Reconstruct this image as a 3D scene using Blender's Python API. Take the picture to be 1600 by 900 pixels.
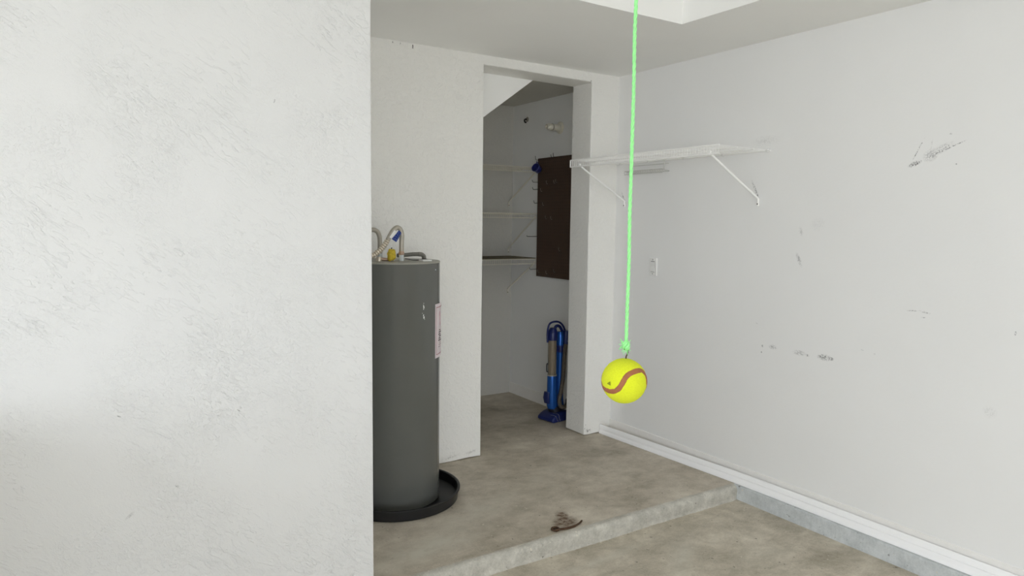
import bpy, bmesh, math, random
from mathutils import Vector, Matrix, noise

random.seed(7)
sc = bpy.context.scene
for o in list(bpy.data.objects):
    bpy.data.objects.remove(o)

# ------------------------------------------------------------------ camera
H = 1.4605                                   # eye height above the raised slab (z = 0)
YAW, PITCH, ROLL, FPX = 0.576407, 0.0944459, 0.0134718, 1092.19
cam_d = bpy.data.cameras.new('camera')
cam = bpy.data.objects.new('camera', cam_d)
sc.collection.objects.link(cam)
_f = Vector((math.sin(YAW) * math.cos(PITCH), math.cos(YAW) * math.cos(PITCH), -math.sin(PITCH)))
_r = Vector((math.cos(YAW), -math.sin(YAW), 0))
_u = _r.cross(_f)
R2 = math.cos(ROLL) * _r + math.sin(ROLL) * _u
U2 = -math.sin(ROLL) * _r + math.cos(ROLL) * _u
M = Matrix((R2, U2, -_f)).transposed().to_4x4()
M.translation = (0, 0, H)
cam.matrix_world = M
cam_d.sensor_width = 36.0
cam_d.lens = FPX / 1600 * 36.0
cam_d.clip_start = 0.02
sc.camera = cam

# ------------------------------------------------------------------ sky, light, exposure
w = bpy.data.worlds.new('overcast_sky')
sc.world = w
w.use_nodes = True
bg = w.node_tree.nodes['Background']
bg.inputs['Color'].default_value = (0.90, 0.955, 1.04, 1)
bg.inputs['Strength'].default_value = 4.0
sc.view_settings.view_transform = 'Standard'
sc.view_settings.look = 'None'
sc.view_settings.gamma = 1.0
sc.view_settings.use_curve_mapping = False
sc.view_settings.exposure = 0.35
sc.cycles.max_bounces = 14
sc.cycles.diffuse_bounces = 10
sc.cycles.glossy_bounces = 4


def portal(name, loc, rot, sx, sy):
    l = bpy.data.lights.new(name, 'AREA')
    l.shape = 'RECTANGLE'
    l.size, l.size_y = sx, sy
    l.cycles.is_portal = True
    o = bpy.data.objects.new(name, l)
    o.location = loc
    o.rotation_euler = rot
    sc.collection.objects.link(o)


# garage door opening behind the camera and a window in the far left wall
DOOR = (-2.5, 1.1, -0.082, 2.12)              # x0 x1 z0 z1 at y = -3.6
WIN = (-3.3, 0.9, 0.80, 2.30)                 # y0 y1 z0 z1 at x = -3.2
portal('garage_door_daylight', ((DOOR[0] + DOOR[1]) / 2, -3.6, (DOOR[2] + DOOR[3]) / 2), (math.radians(90), 0, 0),
       DOOR[1] - DOOR[0], DOOR[3] - DOOR[2])
portal('window_daylight', (-3.2, (WIN[0] + WIN[1]) / 2, (WIN[2] + WIN[3]) / 2), (0, math.radians(-90), 0),
       WIN[3] - WIN[2], WIN[1] - WIN[0])


# ------------------------------------------------------------------ materials
def srgb(r, g, b):
    def c(v):
        v /= 255
        return v / 12.92 if v <= .04045 else ((v + .055) / 1.055) ** 2.4
    return (c(r), c(g), c(b), 1)


class NT:
    """small helper around a node tree"""
    def __init__(self, name):
        self.m = bpy.data.materials.new(name)
        self.m.use_nodes = True
        self.t = self.m.node_tree
        self.b = self.t.nodes['Principled BSDF']
        self.tc = self.n('ShaderNodeTexCoord')

    def n(self, typ, **kw):
        nd = self.t.nodes.new(typ)
        for k, v in kw.items():
            setattr(nd, k, v)
        return nd

    def l(self, a, b):
        self.t.links.new(a, b)

    def set(self, **kw):
        for k, v in kw.items():
            self.b.inputs[k.replace('_', ' ')].default_value = v

    def mapping(self, scale=(1, 1, 1), rot=(0, 0, 0), loc=(0, 0, 0), typ='POINT'):
        mp = self.n('ShaderNodeMapping', vector_type=typ)
        self.l(self.tc.outputs['Object'], mp.inputs['Vector'])
        mp.inputs['Scale'].default_value = scale
        mp.inputs['Rotation'].default_value = rot
        mp.inputs['Location'].default_value = loc
        return mp.outputs['Vector']

    def noise(self, vec, scale, detail=4, rough=.55, dist=0.0):
        nd = self.n('ShaderNodeTexNoise')
        self.l(vec, nd.inputs['Vector'])
        nd.inputs['Scale'].default_value = scale
        nd.inputs['Detail'].default_value = detail
        nd.inputs['Roughness'].default_value = rough
        nd.inputs['Distortion'].default_value = dist
        return nd.outputs['Fac']

    def ramp(self, fac, stops):
        r = self.n('ShaderNodeValToRGB')
        self.l(fac, r.inputs['Fac'])
        el = r.color_ramp.elements
        while len(el) < len(stops):
            el.new(.5)
        for e, (p, c) in zip(el, stops):
            e.position = p
            e.color = c if isinstance(c, tuple) else (c, c, c, 1)
        return r.outputs['Color']

    def math(self, op, a, b=None, clamp=False):
        m = self.n('ShaderNodeMath', operation=op, use_clamp=clamp)
        for i, v in enumerate((a, b)):
            if v is None:
                continue
            if isinstance(v, (int, float)):
                m.inputs[i].default_value = v
            else:
                self.l(v, m.inputs[i])
        return m.outputs[0]

    def mix(self, fac, a, b, blend='MIX'):
        m = self.n('ShaderNodeMix', data_type='RGBA', blend_type=blend)
        for i, v in ((0, fac), (6, a), (7, b)):
            if isinstance(v, (int, float)):
                m.inputs[i].default_value = v
            elif isinstance(v, tuple):
                m.inputs[i].default_value = v
            else:
                self.l(v, m.inputs[i])
        return m.outputs[2]

    def bump(self, h, strength, dist=.01, prev=None):
        b = self.n('ShaderNodeBump')
        b.inputs['Strength'].default_value = strength
        b.inputs['Distance'].default_value = dist
        self.l(h, b.inputs['Height'])
        if prev is not None:
            self.l(prev, b.inputs['Normal'])
        return b.outputs['Normal']

    def marks(self, lst, axis):
        """union of soft ellipses on a wall; lst of (u, v, half_len, half_wid, angle_deg, strength);
        axis 0: wall x = const with u = y, v = z; axis 1: wall y = const with u = x, v = z; axis 2: floor"""
        acc = None
        for (u, v, a, b, ang, s) in lst:
            if axis == 0:
                loc, rot, scl = (0, u, v), (math.radians(ang), 0, 0), (1e4, a, b)
            elif axis == 1:
                loc, rot, scl = (u, 0, v), (0, math.radians(-ang), 0), (a, 1e4, b)
            else:
                loc, rot, scl = (u, v, 0), (0, 0, math.radians(ang)), (a, b, 1e4)
            vec = self.mapping(scl, rot, loc, 'TEXTURE')
            g = self.n('ShaderNodeTexGradient', gradient_type='SPHERICAL')
            self.l(vec, g.inputs['Vector'])
            k = self.math('MULTIPLY', g.outputs['Fac'], s)
            acc = k if acc is None else self.math('MAXIMUM', acc, k)
        return acc


def paint(name, col, rough=.75, tex='orange', marks=None, axis=0, mark_col=(45, 45, 48), mark_scale=160):
    t = NT(name)
    base = t.mapping()
    big = t.noise(base, 1.3, 3)
    c = t.mix(big, srgb(*[v - 5 for v in col]), srgb(*[min(255, v + 3) for v in col]))
    if marks:
        mk = t.marks(marks, axis)
        nz = t.ramp(t.noise(base, mark_scale, 3, .7), [(.44, 0.0), (.62, 1.0)])
        k = t.math('MULTIPLY', t.math('MULTIPLY', mk, 2.2, True), nz, True)
        c = t.mix(k, c, srgb(*mark_col))
    t.l(c, t.b.inputs['Base Color'])
    t.set(Roughness=rough)
    if tex == 'orange':
        n1 = t.bump(t.noise(base, 55, 3, .6), .12, .004)
        n2 = t.bump(t.noise(base, 7, 2), .10, .012, n1)
        t.l(n2, t.b.inputs['Normal'])
    elif tex == 'trowel':
        # knock-down stucco: flattened blobs, diagonal trowel drags, fine sand
        ang = math.radians(38)
        warp = t.n('ShaderNodeVectorMath', operation='MULTIPLY_ADD')
        wn = t.n('ShaderNodeTexNoise')
        t.l(base, wn.inputs['Vector'])
        wn.inputs['Scale'].default_value = 3.0
        t.l(wn.outputs['Color'], warp.inputs[0])
        warp.inputs[1].default_value = (.06, .06, .06)
        t.l(base, warp.inputs[2])
        mp = t.n('ShaderNodeMapping', vector_type='TEXTURE')
        t.l(warp.outputs[0], mp.inputs['Vector'])
        mp.inputs['Rotation'].default_value = (0, ang, 0)
        mp.inputs['Scale'].default_value = (3.4, 1, 1)
        drag = t.ramp(t.noise(mp.outputs['Vector'], 64, 4, .55, .4), [(.54, 0.0), (.585, .8), (.80, 1.0)])
        mp2 = t.n('ShaderNodeMapping', vector_type='TEXTURE')
        t.l(warp.outputs[0], mp2.inputs['Vector'])
        mp2.inputs['Rotation'].default_value = (0, ang * 1.3, 0)
        mp2.inputs['Scale'].default_value = (1.7, 1, 1)
        blob = t.ramp(t.noise(mp2.outputs['Vector'], 120, 4, .6, .5), [(.50, 0.0), (.58, .9), (.8, 1.0)])
        sand = t.noise(base, 260, 3, .7)
        area = t.ramp(t.noise(t.mapping(loc=(.9, 0, 1.4)), 2.6, 4, .65), [(.43, .10), (.64, 1.0)])
        area2 = t.ramp(t.noise(t.mapping(loc=(7, 3, 5)), 2.2, 4, .65), [(.43, .05), (.62, 1.0)])
        n1 = t.bump(sand, .45, .0013)
        n2 = t.bump(t.math('MULTIPLY', blob, area), .58, .0021, n1)
        n3 = t.bump(t.math('MULTIPLY', drag, area2), .62, .0030, n2)
        t.l(n3, t.b.inputs['Normal'])
    elif tex == 'knock':
        blob = t.ramp(t.noise(base, 42, 4, .6, .6), [(.48, 0.0), (.58, .9), (.8, 1.0)])
        n1 = t.bump(t.noise(base, 170, 3, .7), .4, .002)
        n2 = t.bump(blob, .55, .003, n1)
        t.l(n2, t.b.inputs['Normal'])
    return t.m


def concrete(name, dark, mid, light, scale=1.0, rough=.62, stains=None, pale=None, specks=True, bump=.25):
    t = NT(name)
    base = t.mapping()
    n1 = t.noise(base, 2.6 * scale, 8, .68, .2)
    n2 = t.noise(t.mapping(scale=(1, 1.5, 1), loc=(3, 1, 2)), 6.5 * scale, 7, .7, .4)
    f = t.math('ADD', t.math('MULTIPLY', n1, .6), t.math('MULTIPLY', n2, .4))
    c = t.ramp(f, [(.34, srgb(*dark)), (.50, srgb(*mid)), (.66, srgb(*light))])
    fine = t.noise(base, 120, 4, .75)
    c = t.mix(.30, c, t.ramp(fine, [(.3, .22), (.7, .62)]), 'OVERLAY')
    if specks:
        v = t.ramp(t.noise(base, 46, 2, .5), [(.69, 0.0), (.75, .6)])
        c = t.mix(v, c, srgb(70, 64, 54))
        v2 = t.ramp(t.noise(t.mapping(loc=(9, 9, 9)), 38, 2, .5), [(.71, 0.0), (.75, .8)])
        c = t.mix(v2, c, srgb(214, 208, 194))
    if pale:
        k = t.math('MULTIPLY', t.marks(pale, 2), t.ramp(t.noise(base, 9, 5, .7), [(.35, .2), (.6, 1.6)]), True)
        c = t.mix(k, c, srgb(205, 200, 186))
    if stains:
        k = t.math('MULTIPLY', t.math('MULTIPLY', t.marks(stains, 2), 1.6, True),
                   t.ramp(t.noise(base, 45, 4, .7), [(.35, .25), (.6, 1.0)]), True)
        c = t.mix(k, c, srgb(92, 66, 42))
    t.l(c, t.b.inputs['Base Color'])
    t.set(Roughness=rough)
    nb = t.bump(fine, bump, .002)
    nb = t.bump(f, .2, .006, nb)
    t.l(nb, t.b.inputs['Normal'])
    return t.m


def plain(name, col, rough=.5, metal=0.0, var=.06, nscale=40, bump=0.0, spec=None, trans=None):
    t = NT(name)
    base = t.mapping()
    nz = t.noise(base, nscale, 3)
    lo = srgb(*[max(0, v * (1 - var)) for v in col])
    hi = srgb(*[min(255, v * (1 + var)) for v in col])
    t.l(t.mix(nz, lo, hi), t.b.inputs['Base Color'])
    t.set(Roughness=rough, Metallic=metal)
    if spec is not None:
        t.b.inputs['Specular IOR Level'].default_value = spec
    if trans:
        t.b.inputs['Transmission Weight'].default_value = trans
    if bump:
        t.l(t.bump(nz, bump, .003), t.b.inputs['Normal'])
    return t.m


W_LEFT_MARKS = [(.83, 2.37, .012, .0035, -60, 1), (.64, 1.86, .008, .003, 70, 1), (.30, .57, .008, .004, -35, 1),
                (.14, .83, .009, .003, -30, .8), (.50, .80, .008, .003, -40, .8), (.27, .47, .003, .003, 0, .8),
                (.16, .50, .020, .006, 40, .4)]
# scuffs and soft dark patches on the right wall: (y, z, half length, half width, angle, strength)
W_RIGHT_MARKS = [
    (2.520, 1.655, .065, .0080, 62, .55), (2.500, 1.612, .022, .0060, 66, 1.0), (3.590, 1.640, .045, .0070, 60, .5), (3.57, 1.608, .02, .005, 62, .8),  # soft dark ellipses at the two brace feet
    (2.47, 1.910, .10, .035, 0, .10),  # faint dark ellipse above the near end of the shelf
    (1.660, 1.805, .060, .0030, 116, .9), (1.608, 1.800, .050, .0030, 96, .5),
    (1.590, 1.770, .070, .0032, 28, .0), (1.535, 1.800, .085, .0034, 158, .9), (1.57, 1.79, .07, .0030, 148, .6),
    (1.605, 1.775, .040, .030, 150, .33), (1.560, 1.800, .060, .020, 155, .28),
    (1.672, 1.742, .034, .0120, 158, 1.0), (1.53, 1.86, .006, .004, 0, .7), (1.50, 1.73, .005, .004, 0, .6),
    (2.225, 1.430, .030, .0120, 75, .30), (2.228, 1.285, .045, .0130, 65, .34), (2.13, 1.47, .05, .040, 0, .06),
    (1.640, 1.085, .028, .0040, 176, .55), (1.585, 1.085, .030, .0060, 10, .35), (1.59, 1.06, .012, .003, 170, .45),
    (2.425, .800, .006, .010, 0, .9), (2.43, .765, .004, .007, 0, .9), (2.36, .805, .030, .014, 0, .42),
    (2.20, .800, .045, .016, 0, .36), (2.055, .800, .045, .018, 0, .62), (2.07, .803, .018, .012, 0, 1.0),
    (2.02, .800, .020, .010, 0, .8), (2.15, .795, .012, .008, 0, .6), (2.47, .92, .008, .003, 20, .6),
    (1.86, .87, .008, .003, 10, .5), (1.80, .86, .005, .004, 0, .5), (1.23, 1.04, .005, .010, 0, .8),
    (1.30, .70, .030, .030, 0, .10), (1.86, 2.25, .01, .004, 0, .0),
]
mat_left = paint('white_trowelled_stucco', (224, 224, 223), .8, 'trowel', W_LEFT_MARKS, 1, (95, 93, 90), 300)
mat_back = paint('white_knockdown_stucco', (243, 242, 238), .8, 'knock', [(1.70, 2.422, .004, .014, 0, 3), (1.625, 2.43, .003, .007, 0, 3), (1.58, 2.43, .003, .006, 0, 3), (2.975, 2.388, .007, .006, 0, 3), (2.995, .05, .006, .006, 0, 3), (3.0, .075, .004, .005, 0, 3), (2.09, .04, .06, .015, 10, .2), (1.95, .03, .08, .012, 10, .2), (3.02, .03, .03, .02, 0, .5)], 1, (60, 56, 50), 90)
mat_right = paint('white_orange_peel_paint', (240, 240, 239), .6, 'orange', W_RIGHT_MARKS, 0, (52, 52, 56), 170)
mat_ceil = paint('white_ceiling_paint', (246, 246, 244), .85, 'orange')
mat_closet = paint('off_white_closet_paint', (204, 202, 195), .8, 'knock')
mat_trim = plain('white_gloss_trim', (253, 253, 255), .3, var=.015)
mat_base = plain('white_baseboard_paint', (243, 241, 238), .5, var=.02)
mat_slab = concrete('brown_grey_slab', (152, 142, 124), (192, 183, 167), (220, 213, 199), 1.0, .6,
                    stains=[(2.03, 2.62, .085, .065, 25, 1.4), (2.065, 2.69, .06, .04, 60, 1.2)],
                    pale=[(1.35, 2.72, .42, .13, 12, .8), (1.75, 2.95, .5, .14, 20, .5), (2.2, 3.1, .6, .2, 30, .25)])
mat_floor = concrete('lower_garage_floor', (156, 147, 129), (193, 185, 168), (224, 217, 203), 1.3, .65,
                     pale=[(2.35, 2.15, .35, .10, 40, .6), (2.0, 2.35, .5, .04, 5, .7), (2.7, 2.0, .25, .12, 0, .3)])
mat_step = concrete('pale_step_concrete', (164, 160, 149), (190, 187, 177), (212, 209, 200), 4, .75, bump=.9)
mat_kerb = concrete('blue_grey_kerb', (186, 190, 191), (203, 207, 208), (219, 222, 223), 4, .7, bump=.7)
mat_drive = concrete('driveway', (196, 193, 186), (210, 207, 200), (222, 219, 212), 1, .8)
mat_tank = plain('grey_enamel', (99, 100, 96), .24, var=.03, nscale=6)
mat_tanktop = plain('grey_tank_top', (150, 148, 138), .5, var=.05)
mat_black = plain('black_plastic', (24, 24, 25), .42, var=.1)
mat_steel = plain('dull_grey_pipe', (176, 170, 158), .42, .35)
mat_flex = plain('stainless_corrugated', (216, 206, 190), .3, .5)
mat_conduit = plain('grey_conduit', (120, 118, 110), .5)
mat_nipple = plain('white_nipple', (214, 220, 220), .45)
mat_brass = plain('copper_nut', (188, 160, 140), .4, .4)
mat_blue = plain('blue_print', (34, 62, 140), .5)
mat_white = plain('white_plastic', (235, 235, 233), .4, var=.02)
mat_yellow = plain('yellow_foam', (196, 172, 52), .8, var=.25, nscale=90, bump=.6)
mat_red = plain('red_print', (150, 48, 66), .6)
mat_ink = plain('black_ink', (28, 26, 28), .6)
mat_pink = plain('pale_pink_print', (222, 186, 196), .6)
mat_paper = plain('label_paper', (228, 216, 220), .55)
mat_wire = plain('white_vinyl_wire', (252, 252, 250), .35, var=.01)
mat_cwire = plain('off_white_vinyl_wire', (224, 220, 206), .45, var=.02)
mat_grille = plain('grey_wire', (205, 205, 200), .45)
mat_board = plain('olive_hardboard', (98, 88, 62), .7, var=.1)
mat_hook = plain('dark_steel_hook', (52, 49, 46), .45, .6)
mat_lhook = plain('bright_steel_hook', (160, 152, 146), .35, .7)
mat_navy = plain('navy_plastic', (40, 46, 108), .4, var=.05)
mat_cup = plain('blue_plastic_cup', (96, 104, 168), .4)
mat_vblue = plain('metallic_blue', (38, 96, 178), .25, .45, var=.04)
mat_vnavy = plain('dark_blue_plastic', (24, 36, 92), .35, var=.05)
mat_vclear = plain('smoky_clear_plastic', (214, 204, 186), .12, var=.03, trans=.8)
mat_vdust = plain('brown_filter', (160, 142, 116), .8, var=.15)
mat_vhose = plain('brown_grey_hose', (92, 84, 74), .5)
mat_vdark = plain('charcoal_plastic', (32, 32, 40), .5)
mat_chrome = plain('chrome', (210, 214, 222), .2, .9)
mat_rust = plain('rust', (70, 49, 31), .85, var=.3, nscale=200, bump=.5)
mat_rope = plain('neon_green_cord', (150, 228, 146), .6, var=.05, nscale=300)
mat_felt = plain('neon_yellow_felt', (206, 214, 32), .95, var=.05, nscale=420, bump=.5)
mat_seam = plain('brown_rubber_seam', (146, 90, 56), .75, var=.12, nscale=150)
mat_dimple = plain('dark_olive_dimple', (128, 132, 22), .9)  # darker olive tone for the small dark spot on the ball


def pegmat():
    t = NT('dark_brown_pegboard')
    base = t.mapping()
    nz = t.noise(base, 25, 3)
    c = t.mix(nz, srgb(66, 47, 36), srgb(80, 58, 44))
    s = t.n('ShaderNodeVectorMath', operation='MULTIPLY')
    t.l(base, s.inputs[0])
    s.inputs[1].default_value = (0, 1 / .0254, 1 / .0254)
    fr = t.n('ShaderNodeVectorMath', operation='FRACTION')
    t.l(s.outputs[0], fr.inputs[0])
    d = t.n('ShaderNodeVectorMath', operation='DISTANCE')
    t.l(fr.outputs[0], d.inputs[0])
    d.inputs[1].default_value = (0, .5, .5)
    k = t.math('LESS_THAN', d.outputs['Value'], .12)
    c = t.mix(k, c, srgb(26, 18, 14))
    t.l(c, t.b.inputs['Base Color'])
    t.set(Roughness=.6)
    return t.m


mat_peg = pegmat()


# ------------------------------------------------------------------ mesh helpers
class MB:
    def __init__(self):
        self.v, self.f = [], []

    def add(self, vs, fs):
        o = len(self.v)
        self.v += [tuple(p) for p in vs]
        self.f += [tuple(i + o for i in f) for f in fs]
        return self

    def box(self, x0, x1, y0, y1, z0, z1):
        vs = [(x, y, z) for x in (x0, x1) for y in (y0, y1) for z in (z0, z1)]
        fs = [(0, 1, 3, 2), (4, 6, 7, 5), (0, 4, 5, 1), (2, 3, 7, 6), (0, 2, 6, 4), (1, 5, 7, 3)]
        return self.add(vs, fs)

    def tube(self, pts, r, seg=8, cap=True):
        """swept circle; r a number or one radius per point"""
        pts = [Vector(p) for p in pts]
        n = len(pts)
        rr = r if isinstance(r, (list, tuple)) else [r] * n
        tang = [(pts[min(i + 1, n - 1)] - pts[max(i - 1, 0)]).normalized() for i in range(n)]
        a = Vector((0, 0, 1)) if abs(tang[0].z) < .9 else Vector((1, 0, 0))
        nrm = (a - tang[0] * a.dot(tang[0])).normalized()
        vs, fs = [], []
        for i in range(n):
            nrm = (nrm - tang[i] * nrm.dot(tang[i])).normalized()
            bn = tang[i].cross(nrm)
            for k in range(seg):
                t = 2 * math.pi * k / seg
                vs.append(pts[i] + (nrm * math.cos(t) + bn * math.sin(t)) * rr[i])
        for i in range(n - 1):
            for k in range(seg):
                k2 = (k + 1) % seg
                fs.append((i * seg + k, i * seg + k2, (i + 1) * seg + k2, (i + 1) * seg + k))
        if cap:
            fs.append(tuple(range(seg - 1, -1, -1)))
            fs.append(tuple((n - 1) * seg + k for k in range(seg)))
        return self.add(vs, fs)

    def lathe(self, prof, c, axis=(0, 0, 1), seg=48, closed=False):
        """profile of (radius, height) along axis from c"""
        ax = Vector(axis).normalized()
        a = Vector((1, 0, 0)) if abs(ax.x) < .9 else Vector((0, 1, 0))
        e1 = (a - ax * a.dot(ax)).normalized()
        e2 = ax.cross(e1)
        c = Vector(c)
        vs, fs = [], []
        m = len(prof)
        for (r, h) in prof:
            for k in range(seg):
                t = 2 * math.pi * k / seg
                vs.append(c + ax * h + (e1 * math.cos(t) + e2 * math.sin(t)) * max(r, 1e-5))
        for i in range(m - 1 + (1 if closed else 0)):
            j = (i + 1) % m
            for k in range(seg):
                k2 = (k + 1) % seg
                fs.append((i * seg + k, i * seg + k2, j * seg + k2, j * seg + k))
        return self.add(vs, fs)

    def prism(self, poly, axis, lo, hi):
        """2-D polygon extruded along a world axis: 0 -> (y, z), 1 -> (x, z), 2 -> (x, y)"""
        def p3(q, t):
            return {0: (t, q[0], q[1]), 1: (q[0], t, q[1]), 2: (q[0], q[1], t)}[axis]
        n = len(poly)
        vs = [p3(q, lo) for q in poly] + [p3(q, hi) for q in poly]
        fs = [tuple(range(n)), tuple(range(2 * n - 1, n - 1, -1))]
        fs += [(i, i + n, (i + 1) % n + n, (i + 1) % n) for i in range(n)]
        return self.add(vs, fs)

    def grid(self, rows):
        n, m = len(rows), len(rows[0])
        vs = [p for r in rows for p in r]
        fs = [(i * m + j, i * m + j + 1, (i + 1) * m + j + 1, (i + 1) * m + j) for i in range(n - 1) for j in range(m - 1)]
        return self.add(vs, fs)

    def build(self, name, mat, parent=None, smooth=False, bevel=0.0, seg=2):
        me = bpy.data.meshes.new(name)
        me.from_pydata(self.v, [], self.f)
        bm = bmesh.new()
        bm.from_mesh(me)
        bmesh.ops.recalc_face_normals(bm, faces=bm.faces)
        bm.to_mesh(me)
        bm.free()
        me.materials.append(mat)
        ob = bpy.data.objects.new(name, me)
        sc.collection.objects.link(ob)
        if parent:
            ob.parent = parent
            ob.matrix_parent_inverse = parent.matrix_basis.inverted()
        if smooth:
            for p in me.polygons:
                p.use_smooth = True
            if smooth != 'all':
                try:
                    me.set_sharp_from_angle(angle=math.radians(40))
                except Exception:
                    pass
        if bevel:
            b = ob.modifiers.new('bevel', 'BEVEL')
            b.width, b.segments, b.limit_method = bevel, seg, 'ANGLE'
        return ob


def struct(name, mb, mat, parent=None, **kw):
    o = mb.build(name, mat, parent, **kw)
    o['kind'] = 'structure'
    return o


def thing(name, label, cat, loc=(0, 0, 0), group=None):
    o = bpy.data.objects.new(name, None)
    o.empty_display_size = .05
    o.location = loc
    sc.collection.objects.link(o)
    o['label'], o['category'] = label, cat
    if group:
        o['group'] = group
    return o


def tag(o, label, cat, group=None):
    o['label'], o['category'] = label, cat
    if group:
        o['group'] = group
    return o


def smooth_path(pts, sub=8):
    """Catmull-Rom through the points"""
    P = [Vector(p) for p in pts]
    P = [P[0] * 2 - P[1]] + P + [P[-1] * 2 - P[-2]]
    out = []
    for i in range(1, len(P) - 2):
        for k in range(sub):
            t = k / sub
            a, b, c, d = P[i - 1], P[i], P[i + 1], P[i + 2]
            out.append(.5 * ((2 * b) + (c - a) * t + (2 * a - 5 * b + 4 * c - d) * t * t + (3 * b - a - 3 * c + d) * t ** 3))
    out.append(P[-2])
    return out


# ------------------------------------------------------------------ the room
RW = 3.22                # right wall plane
BY = 3.66                # back wall front face
CY = 4.965               # closet back wall
LZ = -0.082              # lower floor level
SY = 2.50                # front of the raised slab
CE = 2.44                # soffit
TR = 2.80                # top of the tray
LX = -3.2
FY = -3.6

struct('floor', MB().box(LX - .2, RW + .2, FY - .2, SY + .05, LZ - .1, LZ), mat_floor)
struct('floor_driveway', MB().box(-14, 14, -22, FY - .2, LZ - .14, LZ - .03), mat_drive)

slab = struct('floor_raised', MB().box(-1.0, RW + .1, SY + .03, CY + .1, LZ - .05, 0), mat_slab)
rows = []
NX = 300
prof = [(.036, .0005), (.024, 0), (.015, -.002), (.008, -.007), (.003, -.015), (0, -.026), (0, -.045), (.001, -.06),
        (.001, -.070), (0, -.078), (-.004, -.0825), (-.006, -.086)]
for i in range(NX + 1):
    x = -1.0 + (RW - .06 + 1.0) * i / NX
    wob = .010 * noise.noise((x * 2.1, 0, 0)) + .005 * noise.noise((x * 9, 3, 0))
    r = []
    for j, (dy, dz) in enumerate(prof):
        k = 1.0 if 0 < j < len(prof) - 1 else 0
        nn = noise.noise((x * 38, j * .7, 1.3)) * .0035 + noise.noise((x * 90, j * 1.6, 5)) * .002
        r.append((x, SY + dy + (wob if j else 0) + nn * k, dz + (noise.noise((x * 30, j, 9)) * .003 - .001) * k * (j < 6)))
    rows.append(r)
struct('step_face', MB().grid(rows), mat_step, slab, smooth='all')

struct('wall_kerb_right', MB().box(RW - .063, RW + .1, FY, SY + .035, LZ - .02, -.0005), mat_kerb, bevel=.004)

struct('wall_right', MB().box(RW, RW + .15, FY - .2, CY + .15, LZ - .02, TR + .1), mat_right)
back_poly = [(.99, .001), (1.7, .004), (1.95, .002), (2.08, .006), (2.162, .003), (2.160, .6), (2.163, 1.3), (2.160, 2.386), (2.985, 2.380), (2.984, 1.4), (2.987, .5), (2.984, .005),
             (3.03, .002), (3.10, .005), (RW + .02, .001), (RW + .02, CE + .1), (.99, CE + .1)]
struct('wall_back', MB().prism(back_poly, 1, BY, 3.865), mat_back, bevel=.006)
struct('wall_left', MB().prism([(LX, SY - .01), (.99, SY - .01), (.99, BY + .2), (.87, BY + .2), (.87, SY + .12), (LX, SY + .12)],
                               2, LZ - .02, TR + .1), mat_left, bevel=.005)
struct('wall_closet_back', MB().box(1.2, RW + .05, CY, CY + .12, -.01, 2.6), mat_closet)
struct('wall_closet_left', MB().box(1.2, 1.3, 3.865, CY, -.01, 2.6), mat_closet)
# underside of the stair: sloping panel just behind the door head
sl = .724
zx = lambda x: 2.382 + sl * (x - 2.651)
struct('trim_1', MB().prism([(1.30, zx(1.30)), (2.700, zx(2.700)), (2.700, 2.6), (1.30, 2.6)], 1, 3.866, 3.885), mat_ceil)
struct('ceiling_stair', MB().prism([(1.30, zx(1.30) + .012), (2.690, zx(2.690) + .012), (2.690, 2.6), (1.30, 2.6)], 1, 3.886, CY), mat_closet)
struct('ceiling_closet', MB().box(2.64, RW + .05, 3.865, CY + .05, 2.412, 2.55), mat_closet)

# garage ceiling: a dropped soffit round a raised tray
TX0, TX1, TY0, TY1 = -2.6, 2.622, -2.9, 2.53
cl = MB()
cl.box(LX, RW + .05, TY1, BY + .02, CE, TR + .12)
cl.box(TX1, RW + .05, FY, TY1, CE, TR + .12)
cl.box(LX, TX0, FY, TY1, CE, TR + .12)
cl.box(TX0, TX1, FY, TY0, CE, TR + .12)
cl.box(TX0, TX1, TY0, TY1, TR, TR + .12)
struct('ceiling', cl, mat_ceil)

# garage front wall with the open door, and the far left wall with a window
fw = MB()
fw.box(LX - .15, DOOR[0], FY - .2, FY, LZ - .02, TR + .12)
fw.box(DOOR[1], RW + .15, FY - .2, FY, LZ - .02, TR + .12)
fw.box(DOOR[0], DOOR[1], FY - .2, FY, DOOR[3], TR + .12)
struct('wall_front', fw, mat_ceil)
fl = MB()
fl.box(LX - .15, LX, FY, WIN[0], LZ - .02, TR + .12)
fl.box(LX - .15, LX, WIN[1], SY + .12, LZ - .02, TR + .12)
fl.box(LX - .15, LX, WIN[0], WIN[1], LZ - .02, WIN[2])
fl.box(LX - .15, LX, WIN[0], WIN[1], WIN[3], TR + .12)
struct('wall_far_left', fl, mat_ceil)
# unseen low partition, added to cast the soft shadow on the stuccoed wall, just left of the view
struct('wall_half_shadow_caster', MB().box(-.50, -.38, .9, SY - .012, LZ, .91), mat_back, bevel=.004)

struct('baseboard_right', MB().box(RW - .006, RW + .01, FY, BY - .002, 0.0, .088), mat_base, bevel=.002)
struct('baseboard_closet', MB().box(RW - .010, RW + .01, 3.866, CY, 0.0, .092), mat_base, bevel=.002)


# ------------------------------------------------------------------ drain pan and water heater
TC = Vector((1.45, 3.33, 0))
TRD = .226
pan = MB().lathe([(0.0, .006), (.300, .006), (.312, .012), (.318, .058), (.324, .062), (.331, .060), (.331, .054), (.325, .052), (.318, .004), (.310, .0005), (0, .0005)],
                 (1.455, 3.325, 0), seg=96)
po = thing('drain_pan', 'shallow round black plastic drain pan under the grey water heater', 'pan', (1.455, 3.325, 0))
pan.build('tray', mat_black, po, smooth=True)

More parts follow.
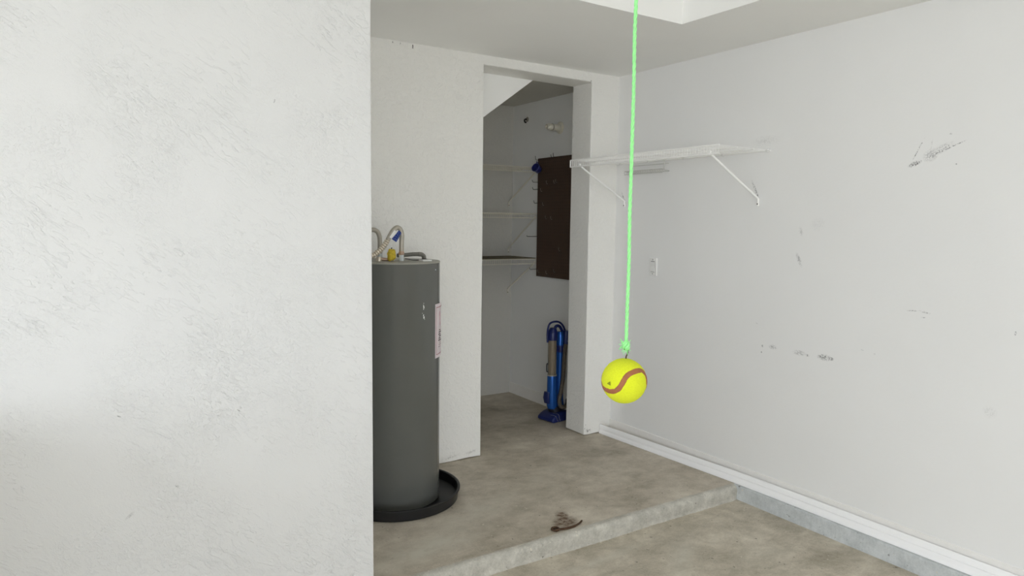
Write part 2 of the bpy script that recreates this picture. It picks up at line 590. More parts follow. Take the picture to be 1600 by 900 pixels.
wh = thing('water_heater', 'tall grey cylindrical water heater standing in a black drain pan', 'water heater', (TC.x, TC.y, .007))
MB().lathe([(0, .0075), (.2, .0075), (.219, .0075), (.2255, .014), (.2255, .046), (TRD, .048), (TRD, 1.247), (.2262, 1.2475)], TC, seg=120).build('tank', mat_tank, wh, smooth=True)
MB().lathe([(.2262, 1.2475), (.2275, 1.248), (.2275, 1.253), (.225, 1.2555), (.205, 1.2565), (0, 1.2585)], TC, seg=120).build('tank_top', mat_tanktop, wh, smooth=True)


def tank(th, z, off=0.0):
    t = math.radians(th)
    return (TC.x + (TRD + off) * math.cos(t), TC.y + (TRD + off) * math.sin(t), z)


def tank_patch(th0, th1, z0, z1, o0, o1, n=10):
    rr = []
    for i in range(n + 1):
        a = i / n
        th = th0 + (th1 - th0) * a
        o = o0 + (o1 - o0) * ((th + 53) / 39) ** 2 if -53 <= th <= -14 else o0
        rr.append([tank(th, z0, o), tank(th, z1, o)])
    return MB().grid(rr)


lab = tank_patch(-53, -14, .762, 1.040, .0012, .012).build('warning_label', mat_paper, wh)
so = lab.modifiers.new('solid', 'SOLIDIFY')
so.thickness = .0008
lab['label'] = 'white warning sticker with a thin red border'
fr = MB()
for (a, b, z0, z1) in ((-50.6, -17, 1.0205, 1.0235), (-50.6, -17, .779, .782), (-50.6, -49.9, .779, 1.0235)):
    q = tank_patch(a, b, z0, z1, .0024, .0132)
    fr.add(q.v, q.f)
fr.build('label_border', mat_red, lab)
rd = MB()
for (a, b, z0, z1) in ((-38, -35, .95, .985), (-40, -36, .975, .998), (-37, -33, .925, .945)):
    q = tank_patch(a, b, z0, z1, .0024, .0132)
    rd.add(q.v, q.f)
rd.build('label_red_mark', mat_pink, lab)
tx = MB()
for k in range(9):
    z = .815 + k * .0105
    q = tank_patch(-43 + (k % 3) * 1.5, -34 + (k % 2) * 5, z, z + (.0055 if 2 < k else .002), .0024, .0132, 4)
    tx.add(q.v, q.f)
tx.build('label_text', mat_ink, lab)

fl_ = MB()
for (th, z, s) in ((-76.5, 1.054, .004), (-77, 1.045, .005), (-76.2, 1.036, .0085), (-76.8, 1.026, .006), (-78.5, 1.004, .003), (-76.8, .994, .007), (-76.2, .984, .008), (-75.0, .974, .003)):
    c = Vector(tank(th, z, .0009))
    e = Vector((-math.sin(math.radians(th)), math.cos(math.radians(th)), 0))
    nv = 7
    ps = []
    for k in range(nv):
        t = 2 * math.pi * k / nv
        rr_ = s * random.uniform(.45, 1.15)
        ps.append(c + e * math.cos(t) * rr_ * .55 + Vector((0, 0, 1)) * math.sin(t) * rr_)
    fl_.add(ps, [tuple(range(nv))])
pc = fl_.build('paint_chips', mat_white, wh)
pc['kind'] = 'stuff'

# front (hot) connection: white nipple, copper nut, smooth bend, corrugated run towards the left
N1 = (1.447, 3.25)
MB().lathe([(0, 0), (.0125, 0), (.0125, .03), (.011, .0305), (0, .0305)], (*N1, 1.257), seg=20).build('nipple', mat_nipple, wh, smooth=True)
MB().lathe([(0, 0), (.0135, 0), (.016, .003), (.016, .012), (.013, .018), (.012, .022), (0, .022)], (*N1, 1.287), seg=6).build('coupling_nut', mat_brass, wh, smooth=True)
p1 = smooth_path([(N1[0], 3.25, 1.305), (N1[0] + .001, 3.25, 1.35), (N1[0] + .002, 3.25, 1.388), (1.441, 3.25, 1.415), (1.424, 3.25, 1.424),
                  (1.405, 3.25, 1.412), (1.388, 3.25, 1.388), (1.374, 3.25, 1.362)], 6)
MB().tube(p1, .0118, 14).build('supply_bend', mat_steel, wh, smooth=True)


def corrugated(mb, pts, r, amp, pitch, groove=False):
    pts = smooth_path(pts, 16)
    L = [0]
    for a, b in zip(pts, pts[1:]):
        L.append(L[-1] + (b - a).length)
    n = int(L[-1] / pitch * (12 if groove else 6))
    out, rr = [], []
    j = 0
    for i in range(n + 1):
        s = L[-1] * i / n
        while j < len(L) - 2 and L[j + 1] < s:
            j += 1
        t = (s - L[j]) / max(1e-9, L[j + 1] - L[j])
        out.append(pts[j].lerp(pts[j + 1], t))
        c = math.sin(2 * math.pi * s / pitch)
        rr.append(r + amp * ((1 - 2.4 * max(0, c) ** 2) if groove else c))
    mb.tube(out, rr, 12)
    return mb


corrugated(MB(), [(1.3745, 3.25, 1.3625), (1.350, 3.25, 1.329), (1.322, 3.25, 1.304), (1.29, 3.25, 1.284), (1.22, 3.25, 1.275), (1.12, 3.25, 1.285), (.992, 3.25, 1.30)], .0106, .0030, .0120, True).build('flexible_hose', mat_flex, wh, smooth='all')
tg = MB().add([(1.388, 3.2345, 1.368), (1.412, 3.2345, 1.352), (1.440, 3.2345, 1.397), (1.427, 3.2345, 1.411)], [(0, 1, 2, 3)])
tgo = tg.build('hose_tag', mat_blue, wh)
so = tgo.modifiers.new('solid', 'SOLIDIFY')
so.thickness = .001
tgo['label'] = 'blue printed tag stuck to the bent pipe'
tw = MB()
for k in range(3):
    a = Vector((1.394, 3.2335, 1.3675)) + Vector((.0075, 0, -.0045)) * k
    d = Vector((.027, 0, .0415))
    e = Vector((.0016, 0, -.001))
    for s0, s1 in ((.05, .22), (.30, .45), (.52, .75), (.80, .95)):
        tw.add([a + d * s0, a + d * s1, a + d * s1 + e, a + d * s0 + e], [(0, 1, 2, 3)])
tw.build('tag_text', mat_white, tgo)
MB().add([(1.376, 3.2340, 1.3765), (1.3875, 3.2345, 1.3690), (1.4130, 3.2345, 1.4070), (1.4020, 3.2340, 1.4120)], [(0, 1, 2, 3)]).build('tag_strip', mat_white, tgo)

# rear connection
N2 = (1.402, 3.42)
MB().lathe([(0, 0), (.0125, 0), (.0125, .03), (0, .03)], (*N2, 1.257), seg=20).build('nipple', mat_nipple, wh, smooth=True)
p2 = smooth_path([(*N2, 1.285), (N2[0], 3.42, 1.345), (1.399, 3.42, 1.378), (1.386, 3.42, 1.402), (1.362, 3.42, 1.410), (1.335, 3.42, 1.398), (1.31, 3.42, 1.36)], 6)
MB().tube(p2, .0118, 14).build('supply_bend', mat_steel, wh, smooth=True)
corrugated(MB(), [(1.311, 3.42, 1.362), (1.29, 3.42, 1.32), (1.24, 3.42, 1.30), (1.12, 3.42, 1.30), (.992, 3.42, 1.31)], .0106, .0030, .0120, True).build('flexible_hose', mat_flex, wh, smooth='all')
# valve cluster with yellow foam
MB().lathe([(0, 0), (.014, 0), (.014, .016), (.010, .022), (0, .022)], (1.335, 3.27, 1.257), seg=14).build('valve_body', mat_flex, wh, smooth=True)
MB().tube([(1.335, 3.27, 1.268), (1.385, 3.262, 1.264)], .008, 10).build('valve_body', mat_brass, wh, smooth=True)
bm = bmesh.new()
bmesh.ops.create_icosphere(bm, subdivisions=4, radius=1)
yv = []
for v in bm.verts:
    p = v.co.copy()
    q = 1 + .22 * noise.noise(p * 1.8 + Vector((3, 1, 2))) + .10 * noise.noise(p * 6)
    sq = Vector((max(-.8, min(.8, p.x)), max(-.8, min(.8, p.y)), max(-.85, min(.85, p.z))))
    yv.append(Vector((1.392, 3.245, 1.289)) + Vector((sq.x * .022, sq.y * .022, sq.z * .033)) * q)
yf = [tuple(v.index for v in f.verts) for f in bm.faces]
bm.free()
yo = MB().add(yv, yf).build('foam_lump', mat_yellow, wh, smooth='all')
yo['label'] = 'rough yellow foam lump'
MB().lathe([(0, 0), (.0035, .001), (.0035, .006), (0, .007)], (1.392, 3.245, 1.318), seg=10).build('foam_tip', mat_ink, yo, smooth=True)
# electric conduit and cover plate
corrugated(MB(), [(1.452, 3.31, 1.281), (1.495, 3.315, 1.283), (1.54, 3.318, 1.286), (1.575, 3.32, 1.286)], .0098, .0011, .004).build('conduit', mat_conduit, wh, smooth='all')
MB().tube(smooth_path([(1.573, 3.32, 1.286), (1.592, 3.32, 1.284), (1.604, 3.32, 1.275), (1.607, 3.32, 1.258)], 5), .0115, 12).build('conduit_elbow', mat_conduit, wh, smooth=True)
MB().box(1.535, 1.585, 3.185, 3.235, 1.2565, 1.263).build('cover_plate', mat_white, wh, bevel=.001)
MB().tube(smooth_path([(1.47, 3.26, 1.268), (1.50, 3.24, 1.262), (1.54, 3.25, 1.260), (1.57, 3.24, 1.266), (1.60, 3.25, 1.259)], 5), .002, 6).build('wire_lead', mat_ink, wh, smooth=True)
MB().lathe([(0, 0), (.004, 0), (.003, .002), (0, .0025)], tank(-52, 1.215, .0), axis=(math.cos(math.radians(-52)), math.sin(math.radians(-52)), 0), seg=10).build('screw', mat_chrome, wh, smooth=True)


# ------------------------------------------------------------------ wire shelves
def wire_brace(name, top, bot, wall_dir, mat, parent):
    """flat-bar diagonal brace with a bent foot screwed to the wall; wall_dir points into the wall"""
    t, b, wd = Vector(top), Vector(bot), Vector(wall_dir)
    foot = b - Vector((0, 0, .035))
    pts = smooth_path([t + Vector((0, 0, .012)) - wd * .004, t, t.lerp(b, .5), b - wd * .018 + Vector((0, 0, .012)), b - wd * .005, foot - wd * .004], 4)
    br = MB().tube(pts, .0058, 8).build(name, mat, parent, smooth=True)
    MB().lathe([(0, 0), (.004, 0), (.003, .0025), (0, .003)], foot - wd * .009 + Vector((0, 0, .01)), axis=-wd, seg=8).build('screw', mat_hook, br)
    return br


def shelf_wires(mb, a0, a1, back, front, ztop, zlip, along, pitch=.0190, r=.0017):
    """cross wires: from the wall to the front, then down the lip. along = 'y': shelf on the right wall; 'x': on the closet back wall"""
    n = int(round((a1 - a0) / pitch))
    for i in range(n + 1):
        a = a0 + (a1 - a0) * i / n
        p = [(back, ztop), (front, ztop), (front, zlip)]
        q = [(d, a, z) if along == 'y' else (a, d, z) for d, z in p]
        mb.tube(q[:2], r * .5, 5)
        mb.tube(q[1:], r, 5)
    return mb


sh = thing('wire_shelf', 'long white wire shelf on the right garage wall with two diagonal braces', 'shelf', (RW, 3.05, 1.83))
y0, y1 = 2.436, 3.656
xf = RW - .402
zt, zl = 1.862, 1.819
dw = shelf_wires(MB(), y0 + .002, y1 - .002, RW - .006, xf, zt, zl, 'y').build('deck_wires', mat_wire, sh, smooth=True)
dw['kind'] = 'stuff'
for nm, x, z in (('back_rail', RW - .008, zt - .004), ('middle_rail', RW - .14, zt - .004), ('middle_rail', RW - .27, zt - .004), ('front_rail', xf - .002, zt), ('lip_rail', xf - .002, zl)):
    MB().tube([(x, y0 - .004, z), (x, y1, z)], .0042, 8).build(nm, mat_wire, sh, smooth=True)
MB().tube([(xf - .002, y1 - .001, zt), (xf - .002, y1 - .001, zl)], .0045, 8).build('end_cap', mat_wire, sh)
wire_brace('brace', (xf + .004, 3.555, zl), (RW - .004, 3.567, 1.605), (1, 0, 0), mat_wire, sh)
wire_brace('brace', (xf + .004, 2.490, zl), (RW - .004, 2.492, 1.600), (1, 0, 0), mat_wire, sh)
for y in (2.45, 2.75, 3.05, 3.35, 3.62):
    MB().box(RW - .014, RW, y - .008, y + .008, zt - .012, zt + .006).build('wall_clip', mat_white, sh, bevel=.002)
MB().lathe([(0, 0), (.0055, 0), (.0055, .014), (0, .016)], (RW - .008, y0 + .006, zt - .004), axis=(0, -1, 0), seg=10).build('rail_cap', mat_white, sh, smooth=True)

# small wire rack on the wall below it
rk = thing('wire_rack', 'short narrow wire rack fixed to the wall beneath the long white shelf', 'rack', (RW, 3.36, 1.77))
ra, rb = 3.165, 3.51
for nm, x, z in (('top_rail', RW - .012, 1.836), ('front_rail', RW - .065, 1.800), ('lip_rail', RW - .065, 1.778), ('back_rail', RW - .006, 1.788)):
    MB().tube([(x, ra, z), (x, rb, z)], .0026, 6).build(nm, mat_grille, rk, smooth=True)
rw_ = MB()
n = 16
for i in range(n + 1):
    y = ra + (rb - ra) * i / n
    rw_.tube([(RW - .006, y, 1.790), (RW - .065, y, 1.800), (RW - .065, y, 1.778)], .0016, 5)
ro = rw_.build('cross_wires', mat_grille, rk, smooth=True)
ro['kind'] = 'stuff'
for y in (ra + .02, rb - .02):
    MB().tube([(RW - .03, y, zt - .006), (RW - .03, y, 1.80), (RW - .065, y, 1.800)], .0028, 6).build('hanger', mat_grille, rk, smooth=True)

# three shelves on the closet back wall
CF = 4.568
cx0, cx1 = 1.9, RW - .004
closet = (('upper wire shelf in the dark closet, level with the top of the pegboard', 1.886, 1.850, 1.622),
          ('middle wire shelf of the three in the dark closet', 1.526, 1.492, 1.232),
          ('lower wire shelf in the dark closet, with a dark board lying on it', 1.168, 1.132, .892))
for lb, zt_, zl_, zb in closet:
    cs = thing('closet_shelf', lb, 'shelf', (cx1 - .3, CY, zl_), 'wire shelves in the closet')
    d = shelf_wires(MB(), cx0 + .01, cx1 - .01, CY - .004, CF, zt_, zl_, 'x').build('deck_wires', mat_cwire, cs, smooth=True)
    d['kind'] = 'stuff'
    for nm, y, z in (('back_rail', CY - .006, zt_ - .004), ('middle_rail', CY - .14, zt_ - .004), ('middle_rail', CY - .27, zt_ - .004), ('front_rail', CF, zt_), ('lip_rail', CF, zl_)):
        MB().tube([(cx0, y, z), (cx1, y, z)], .0031, 8).build(nm, mat_cwire, cs, smooth=True)
    wire_brace('brace', (3.176, CF + .004, zl_), (3.178, CY - .004, zb), (0, 1, 0), mat_cwire, cs)
    wire_brace('brace', (2.30, CF + .004, zl_), (2.30, CY - .004, zb), (0, 1, 0), mat_cwire, cs)
bo = MB().box(1.95, RW - .02, CF + .012, CY - .012, 1.1715, 1.1765).build('shelf_board', mat_board, bevel=.001)
tag(bo, 'thin dark olive board lying on the lower closet shelf', 'board')


# ------------------------------------------------------------------ pegboard with hooks, cup, pipe stubs
PX = RW - .022
pg = thing('pegboard', 'dark brown pegboard with metal hooks on the closet wall', 'pegboard', (RW, 4.25, 1.033))
MB().box(PX - .005, PX, 3.98, 4.562, 1.033, 1.957).build('board', mat_peg, pg, bevel=.001)
for y in (4.02, 4.52):
    MB().box(PX, RW, y - .015, y + .015, 1.05, 1.94).build('batten', mat_board, pg)


def hook(y, z, L, up, mat, dy=0.0):
    x0 = PX - .005
    MB().tube(smooth_path([(x0 + .004, y, z), (x0 - .01, y, z), (x0 - L + .008, y + dy * .8, z - .001), (x0 - L, y + dy, z + .005), (x0 - L - .004, y + dy, z + up)], 3), .0021, 6).build('hook', mat, pg, smooth=True)


for z, L, up in ((1.772, .055, .016), (1.716, .052, .018), (1.610, .038, .020), (1.348, .100, .004), (1.088, .068, .014)):
    hook(4.552, z, L, up, mat_hook)
for y, z, L, up in ((4.55, 1.945, .03, .03), (4.37, 1.952, .012, .022), (4.33, 1.953, .02, .03)):
    hook(y, z, L, up, mat_hook)
for px_y, z in ((4.425, 1.755), (4.33, 1.755), (4.305, 1.76), (4.50, 1.70), (4.47, 1.59), (4.43, 1.487), (4.36, 1.482), (4.25, 1.245), (4.52, 1.062), (4.41, 1.06), (4.31, 1.08)):
    hook(px_y, z, .012, .024, mat_lhook)

cup = thing('plastic_cup', 'small blue plastic cup hooked at the top corner of the pegboard', 'cup', (PX - .03, 4.535, 1.87))
ax = Vector((-.80, -.25, .35)).normalized()
cc = Vector((PX - .024, 4.520, 1.864))
MB().lathe([(0, 0), (.026, 0), (.029, .004), (.032, .045), (.0335, .046), (.0335, .050), (.031, .050), (.0300, .046), (.027, .006), (0, .006)], cc, axis=ax, seg=28).build('cup_body', mat_navy, cup, smooth=True)
MB().lathe([(.0336, .0455), (.0350, .0465), (.0350, .0505), (.0336, .0515)], cc, axis=ax, seg=28, closed=True).build('rim', mat_cup, cup, smooth=True)
MB().tube(smooth_path([cc + ax * .03 + Vector((0, 0, .030)), cc + ax * .03 + Vector((0, .004, .052)), cc + ax * .012 + Vector((0, .004, .052)), cc + ax * .008 + Vector((0, 0, .029))], 5), .003, 8).build('handle', mat_navy, cup, smooth=True)

st = thing('pipe_stub', 'white ridged pipe stub with round flange high on the closet wall', 'pipe', (RW, 4.315, 2.165))
MB().lathe([(0, 0), (.046, 0), (.046, .003), (.040, .007), (.024, .008), (.022, .014), (0, .014)], (RW, 4.315, 2.172), axis=(-1, 0, 0), seg=28).build('flange', mat_cwire, st, smooth=True)
MB().lathe([(0.0, 0.0)] + [(.0205 + .0035 * (1 if k % 2 else -1), .012 + k * .0068) for k in range(17)] + [(.018, .128), (.013, .128), (.013, .10), (0, .10)],
           (RW, 4.315, 2.172), axis=(-1, 0, 0), seg=20).build('ridged_tube', mat_cwire, st, smooth=True)
MB().lathe([(.0232, .070), (.026, .071), (.026, .079), (.0232, .08)], (RW, 4.315, 2.172), axis=(-1, 0, 0), seg=20, closed=True).build('clamp', mat_steel, st, smooth=True)

wc = thing('wall_hook', 'small dark hook near the top of the closet corner', 'hook', (RW, 4.76, 2.27))
MB().lathe([(0, 0), (.020, 0), (.020, .003), (.012, .007), (0, .008)], (RW, 4.76, 2.284), axis=(-1, 0, 0), seg=16).build('rosette', mat_steel, wc, smooth=True)
MB().tube(smooth_path([(RW - .006, 4.76, 2.284), (RW - .022, 4.755, 2.284), (RW - .034, 4.75, 2.274), (RW - .030, 4.75, 2.260), (RW - .018, 4.75, 2.258)], 4), .006, 8).build('hook_end', mat_hook, wc, smooth=True)


# ------------------------------------------------------------------ light switch
sw = thing('light_switch', 'white rocker light switch with screws on the right garage wall', 'switch', (RW, 3.279, 1.127))
MB().box(RW - .010, RW, 3.246, 3.312, 1.127, 1.241).build('plate', mat_white, sw, bevel=.003, seg=3)
MB().prism([(RW - .010, 1.152), (RW - .0155, 1.152), (RW - .0115, 1.184), (RW - .0125, 1.216), (RW - .010, 1.216)], 1, 3.2625, 3.2955).build('rocker', mat_white, sw, bevel=.0008)
for z in (1.1495, 1.2165):
    MB().box(RW - .0106, RW - .0095, 3.2620, 3.2960, z, z + .003).build('rocker_gap', mat_ink, sw)
for z in (1.1385, 1.2295):
    MB().lathe([(0, 0), (.0035, 0), (.0028, .0015), (0, .0018)], (RW - .0098, 3.279, z), axis=(-1, 0, 0), seg=10).build('screw', mat_conduit, sw, smooth=True)


# ------------------------------------------------------------------ loose moulding along the wall
path = smooth_path([(3.113, 3.653, 0), (3.150, 2.9, 0), (3.1715, 2.39, 0), (3.1755, 1.3, 0), (3.177, .2, 0), (3.178, -.8, 0)], 10)
pr = [(.000, .001), (-.0005, .012), (.0010, .020), (.0062, .025), (.0062, .033), (.0010, .037), (.0005, .052), (.0025, .060), (.006, .0625), (.010, .0625), (.010, .001)]
rows = []
for i, p in enumerate(path):
    a = i / (len(path) - 1)
    lean = .006 + .016 * min(1, a * 2.0)
    rows.append([(p.x + dx + lean * dz / .0625, p.y, dz) for dx, dz in pr] + [(p.x + pr[0][0] + lean * pr[0][1] / .0625, p.y, pr[0][1])])
mb = MB().grid(rows)
m_ = len(rows[0])
mb.f.append(tuple(range(m_ - 1)))
mb.f.append(tuple((len(rows) - 1) * m_ + k for k in range(m_ - 1)))
lm = mb.build('loose_moulding', mat_trim, smooth=True)
tag(lm, 'long loose white moulding strip lying along the foot of the right wall', 'moulding')


# ------------------------------------------------------------------ hanging tennis ball
BC = Vector((.702, .769, 1.2262))
BR = .0335
hb = thing('hanging_tennis_ball', 'yellow tennis ball hanging from a neon green cord', 'tennis ball', (BC.x, BC.y, BC.z - BR))
cen = Vector((0, 0, H))
fw_ = (BC - cen).normalized()
ex = R2 - fw_ * R2.dot(fw_)
ex.normalize()
ey = ex.cross(fw_)                            # up as it hangs
ez = -fw_
bm = bmesh.new()
bmesh.ops.create_icosphere(bm, subdivisions=6, radius=1)
bv = []
for v in bm.verts:
    p = v.co
    fz = noise.noise(p * 42) * .0004 + noise.noise(p * 9) * .0003
    bv.append(BC + p * (BR + fz))
bf = [tuple(v.index for v in f.verts) for f in bm.faces]
bm.free()
ball = MB().add(bv, bf).build('ball', mat_felt, hb, smooth='all')
fp = [(-.985, .17), (-.93, .29), (-.82, .39), (-.68, .45), (-.52, .47), (-.36, .43), (-.22, .32), (-.10, .15), (0, -.03), (.10, -.18), (.24, -.30), (.42, -.38), (.60, -.44), (.76, -.44), (.87, -.36), (.94, -.22), (.975, -.06), (.985, .10)]
front = []
for x, y in fp:
    z = math.sqrt(max(.012, 1 - x * x - y * y))
    front.append(Vector((x, -y, z)).normalized())
rear = [Vector(q).normalized() for q in ((.97, -.30, -.15), (.80, -.55, -.35), (.45, -.70, -.60), (.1, -.45, -.90), (-.1, 0, -1.0), (-.3, .45, -.85), (-.6, .65, -.5), (-.85, .45, -.25), (-.98, .1, -.08))]
cv = smooth_path(front + rear + [front[0]], 5)
rows = []
hw = .122
n = len(cv)
for i, p in enumerate(cv):
    p = p.normalized()
    tg_ = (cv[min(i + 1, n - 1)] - cv[max(i - 1, 0)]).normalized()
    side = p.cross(tg_).normalized()
    r = []
    for k in (-1, -.8, -.3, .3, .8, 1):
        wv = hw * (1 + .14 * noise.noise((i * .18, k, 0)))
        q = (p + side * wv * k).normalized()
        hgt = 1.016 if abs(k) < .9 else .995
        q = ex * q.x + ey * q.y + ez * q.z
        r.append(BC + q * BR * hgt)
    rows.append(r)
MB().grid(rows).build('seam', mat_seam, ball, smooth='all')
q = (ex * -.64 + ey * -.12 + ez * .76).normalized()
e1 = q.cross(ey).normalized()
e2 = q.cross(e1)
dm = [BC + q * BR * 1.004]
for k in range(9):
    t = 2 * math.pi * k / 9
    s = .0036 * (1.25 if k % 3 == 0 else .7)
    dm.append(BC + (q * BR + e1 * math.cos(t) * s + e2 * math.sin(t) * s * .8).normalized() * BR * 1.0185)
MB().add(dm, [(0, 1 + k, 1 + (k + 1) % 9) for k in range(9)]).build('dimple', mat_dimple, ball)

kz = 1.2795
MB().tube(smooth_path([(.7045, .769, BC.z + BR - .008), (.7045, .769, BC.z + BR + .002), (.7068, .7685, BC.z + BR + .007), (.7068, .768, BC.z + BR + .013), (.7035, .768, BC.z + BR + .0175), (.700, .769, BC.z + BR + .014)], 6), .00105, 8).build('screw_eye', mat_rust, hb, smooth=True)
rope = MB()
zt_r = TR
nseg = 1000
for s in range(3):
    pts = []
    for i in range(nseg + 1):
        z = kz - .004 + (zt_r - kz) * i / nseg
        a = 2 * math.pi * (z / .030) + s * 2 * math.pi / 3
        cxr = .7045 + .0020 * noise.noise((z * 9, 1, 0)) * min(1, (zt_r - z) * 4) - .0005
        cyr = .769 + .0015 * noise.noise((z * 9, 4, 0))
        pts.append((cxr + .00135 * math.cos(a), cyr + .00135 * math.sin(a), z))
    rope.tube(pts, .0015, 6)
rope.build('cord', mat_rope, hb, smooth='all')
kn = MB()
kc = Vector((.7035, .7685, kz))
for j, (rx, rz, rot) in enumerate(((.0042, .0052, .2), (.0050, .0042, 1.4), (.0038, .0056, 2.4))):
    pts = []
    for i in range(25):
        t = 2 * math.pi * i / 24
        p = Vector((rx * math.cos(t), .0022 * math.sin(2 * t), rz * math.sin(t)))
        p.rotate(Matrix.Rotation(rot, 3, 'Z'))
        pts.append(kc + p)
    kn.tube(pts, .0021, 7)
knot = kn.build('knot', mat_rope, hb, smooth='all')
fy = MB()
for k in range(46):
    d = Vector((random.uniform(-1, 1), random.uniform(-1, 1), random.uniform(-1.2, .7))).normalized()
    b = kc + Vector((0, 0, random.uniform(-.003, .003)))
    L = random.uniform(.007, .0125)
    fy.tube([b, b + d * L * .6, b + d * L + Vector((0, 0, random.uniform(-.003, .002)))], .00045, 4)
fo = fy.build('frayed_fibres', mat_rope, knot)
fo['kind'] = 'stuff'
MB().lathe([(0, 0), (.012, 0), (.012, -.003), (.004, -.006), (0, -.006)], (.704, .769, TR), seg=14).build('ceiling_hook', mat_steel, hb, smooth=True)


# ------------------------------------------------------------------ upright vacuum in the closet
V0 = Vector((3.075, 4.10, 0))
vc = thing('vacuum_cleaner', 'blue upright vacuum cleaner leaning by the closet doorway', 'vacuum', V0)
fwd = Vector((-.985, -.17, 0)).normalized()   # towards the cleaning head
sid = Vector((-fwd.y, fwd.x, 0))


def vp(a, s, z):
    """a forward, s sideways, z up"""
    return V0 + fwd * a + sid * s + Vector((0, 0, z))


def loft(mb, rings, seg=20, sq=2.6):
    """superellipse rings (a, s, z, half_a, half_s)"""
    n = len(rings)
    vs, fs = [], []
    for (a, s, z, ra_, rs_) in rings:
        for k in range(seg):
            t = 2 * math.pi * k / seg
            ca, sa = math.cos(t), math.sin(t)
            vs.append(vp(a + ra_ * math.copysign(abs(ca) ** (2 / sq), ca), s + rs_ * math.copysign(abs(sa) ** (2 / sq), sa), z))
    for i in range(n - 1):
        for k in range(seg):
            k2 = (k + 1) % seg
            fs.append((i * seg + k, i * seg + k2, (i + 1) * seg + k2, (i + 1) * seg + k))
    fs += [tuple(range(seg - 1, -1, -1)), tuple((n - 1) * seg + k for k in range(seg))]
    return mb.add(vs, fs)


# cleaning head
prof_h = [(.112, .004), (.122, .014), (.118, .030), (.095, .046), (.06, .060), (.01, .070), (-.045, .070), (-.065, .05), (-.065, .012), (-.06, .004)]
rows = []
for i, s in enumerate((-.082, -.079, -.07, -.04, 0, .04, .07, .079, .082)):
    k = (.88, .95, 1, 1, 1, 1, 1, .95, .88)[i]
    rows.append([vp(a * k, s, .004 + (z - .004) * k) for a, z in prof_h])
hm = MB().grid(rows)
m_ = len(prof_h)
for i in range(len(rows) - 1):
    hm.f.append((i * m_, (i + 1) * m_, (i + 1) * m_ + m_ - 1, i * m_ + m_ - 1))
hm.f.append(tuple(range(m_)))
hm.f.append(tuple((len(rows) - 1) * m_ + k for k in range(m_)))
ho = hm.build('cleaning_head', mat_vnavy, vc, smooth=True)
for a, zz in ((.088, .050), (.062, .060)):
    MB().tube(smooth_path([vp(a - .022, .0825, .010), vp(a - .010, .0830, .026), vp(a - .004, .081, zz - .010), vp(a, .071, zz + .0005), vp(a + .003, .03, zz)], 4), .0022, 6).build('chrome_stripe', mat_chrome, ho, smooth=True)
for s in (-.088, .088):
    MB().lathe([(0, -.008), (.022, -.008), (.026, -.005), (.026, .005), (.022, .008), (0, .008)], vp(-.045, s, .0265), axis=sid, seg=18).build('wheel', mat_vdark, vc, smooth=True)
loft(MB(), [(.0, 0, .055, .060, .050), (.01, 0, .085, .060, .046), (.015, 0, .100, .058, .040)]).build('neck', mat_vdark, vc, smooth=True)
CA = .055
loft(MB(), [(CA - .012, 0, .088, .036, .036), (CA - .006, 0, .11, .038, .038), (CA - .002, 0, .20, .035, .036), (CA, 0, .325, .033, .034), (CA, 0, .334, .032, .033)], sq=2.2).build('lower_body', mat_vblue, vc, smooth=True)
loft(MB(), [(CA, 0, .334, .033, .034), (CA, 0, .343, .034, .035)], sq=2.2).build('cup_ring', mat_steel, vc, smooth=True)
loft(MB(), [(CA, 0, .343, .031, .032), (CA + .002, 0, .605, .031, .032)], sq=2.1).build('dust_cup', mat_vclear, vc, smooth=True)
loft(MB(), [(CA, 0, .345, .016, .017), (CA, 0, .48, .019, .020), (CA + .002, 0, .602, .023, .024)], sq=2).build('filter_core', mat_vdust, vc, smooth=True)
loft(MB(), [(CA + .002, 0, .600, .036, .037), (CA + .002, 0, .63, .037, .038), (CA, 0, .665, .033, .034), (CA - .004, 0, .690, .020, .024)], sq=2.2).build('cup_lid', mat_vnavy, vc, smooth=True)
MB().tube(smooth_path([vp(CA + .030, -.016, .365), vp(CA + .036, -.018, .37), vp(CA + .036, -.018, .42), vp(CA + .030, -.016, .425)], 3), .005, 8).build('release_latch', mat_vdark, vc, smooth=True)
loft(MB(), [(-.026, 0, .085, .034, .042), (-.022, 0, .12, .030, .038), (-.020, 0, .25, .026, .033), (-.020, 0, .50, .025, .032), (-.020, 0, .63, .026, .033), (-.020, 0, .655, .020, .026)], sq=2.3).build('spine', mat_vblue, vc, smooth=True)
loft(MB(), [(-.022, 0, .505, .029, .036), (-.022, 0, .555, .029, .036)], sq=2.6).build('spine_band', mat_vnavy, vc, smooth=True)
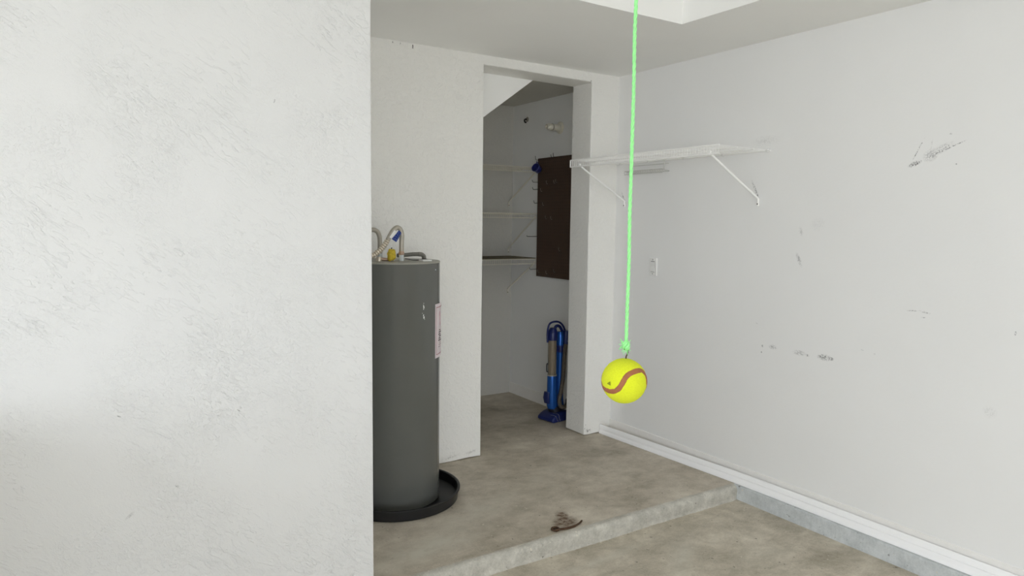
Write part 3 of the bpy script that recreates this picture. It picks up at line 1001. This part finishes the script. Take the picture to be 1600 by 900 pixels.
MB().tube(smooth_path([vp(CA + .040, -.012, .585), vp(CA + .044, -.010, .66), vp(CA + .040, 0, .715), vp(.06, 0, .733), vp(.0, 0, .730), vp(-.045, 0, .705), vp(-.075, 0, .66), vp(-.085, 0, .61)], 6), .0075, 10).build('carry_handle', mat_vnavy, vc, smooth=True)
MB().tube(smooth_path([vp(CA - .02, 0, .675), vp(.02, 0, .700), vp(-.015, 0, .695), vp(-.045, 0, .66)], 5), .011, 10).build('grip', mat_vnavy, vc, smooth=True)
corrugated(MB(), [vp(-.045, .040, .56), vp(-.025, .052, .52), vp(-.012, .056, .42), vp(-.004, .057, .32), vp(.014, .058, .23), vp(.034, .062, .165), vp(.026, .064, .115), vp(-.01, .062, .098), vp(-.06, .05, .105), vp(-.10, .02, .13)], .0150, .0014, .008).build('hose', mat_vhose, vc, smooth='all')
loft(MB(), [(-.070, .01, .555, .028, .034), (-.072, .01, .61, .032, .038), (-.075, .01, .66, .024, .03)], sq=2.4).build('hose_socket', mat_vnavy, vc, smooth=True)
MB().tube([vp(-.055, .046, .585), vp(-.085, .046, .572)], .005, 8).build('badge', mat_chrome, vc, smooth=True)
loft(MB(), [(.088, -.014, .13, .012, .026), (.096, -.014, .17, .014, .030), (.090, -.014, .215, .012, .026)], sq=2.2).build('front_bumper', mat_vnavy, vc, smooth=True)


# ------------------------------------------------------------------ rusty eye bolt on the edge of the slab
rb_ = thing('rusty_bolt', 'rusty bent eye bolt lying in a brown stain on the slab edge', 'bolt', (2.0, 2.56, 0))
c0 = Vector((1.934, 2.568, .0065))
MB().lathe([(.017 + .0055 * math.cos(t), .0055 * math.sin(t)) for t in [2 * math.pi * k / 10 for k in range(10)]], c0, axis=(0, 0, 1), seg=20, closed=True).build('eye', mat_rust, rb_, smooth=True)
MB().tube(smooth_path([(1.947, 2.557, .006), (1.985, 2.549, .005), (2.03, 2.549, .005), (2.075, 2.562, .005), (2.105, 2.580, .005)], 5), [.0055] * 12 + [.0045] * 8 + [.003], 8).build('shank', mat_rust, rb_, smooth=True)
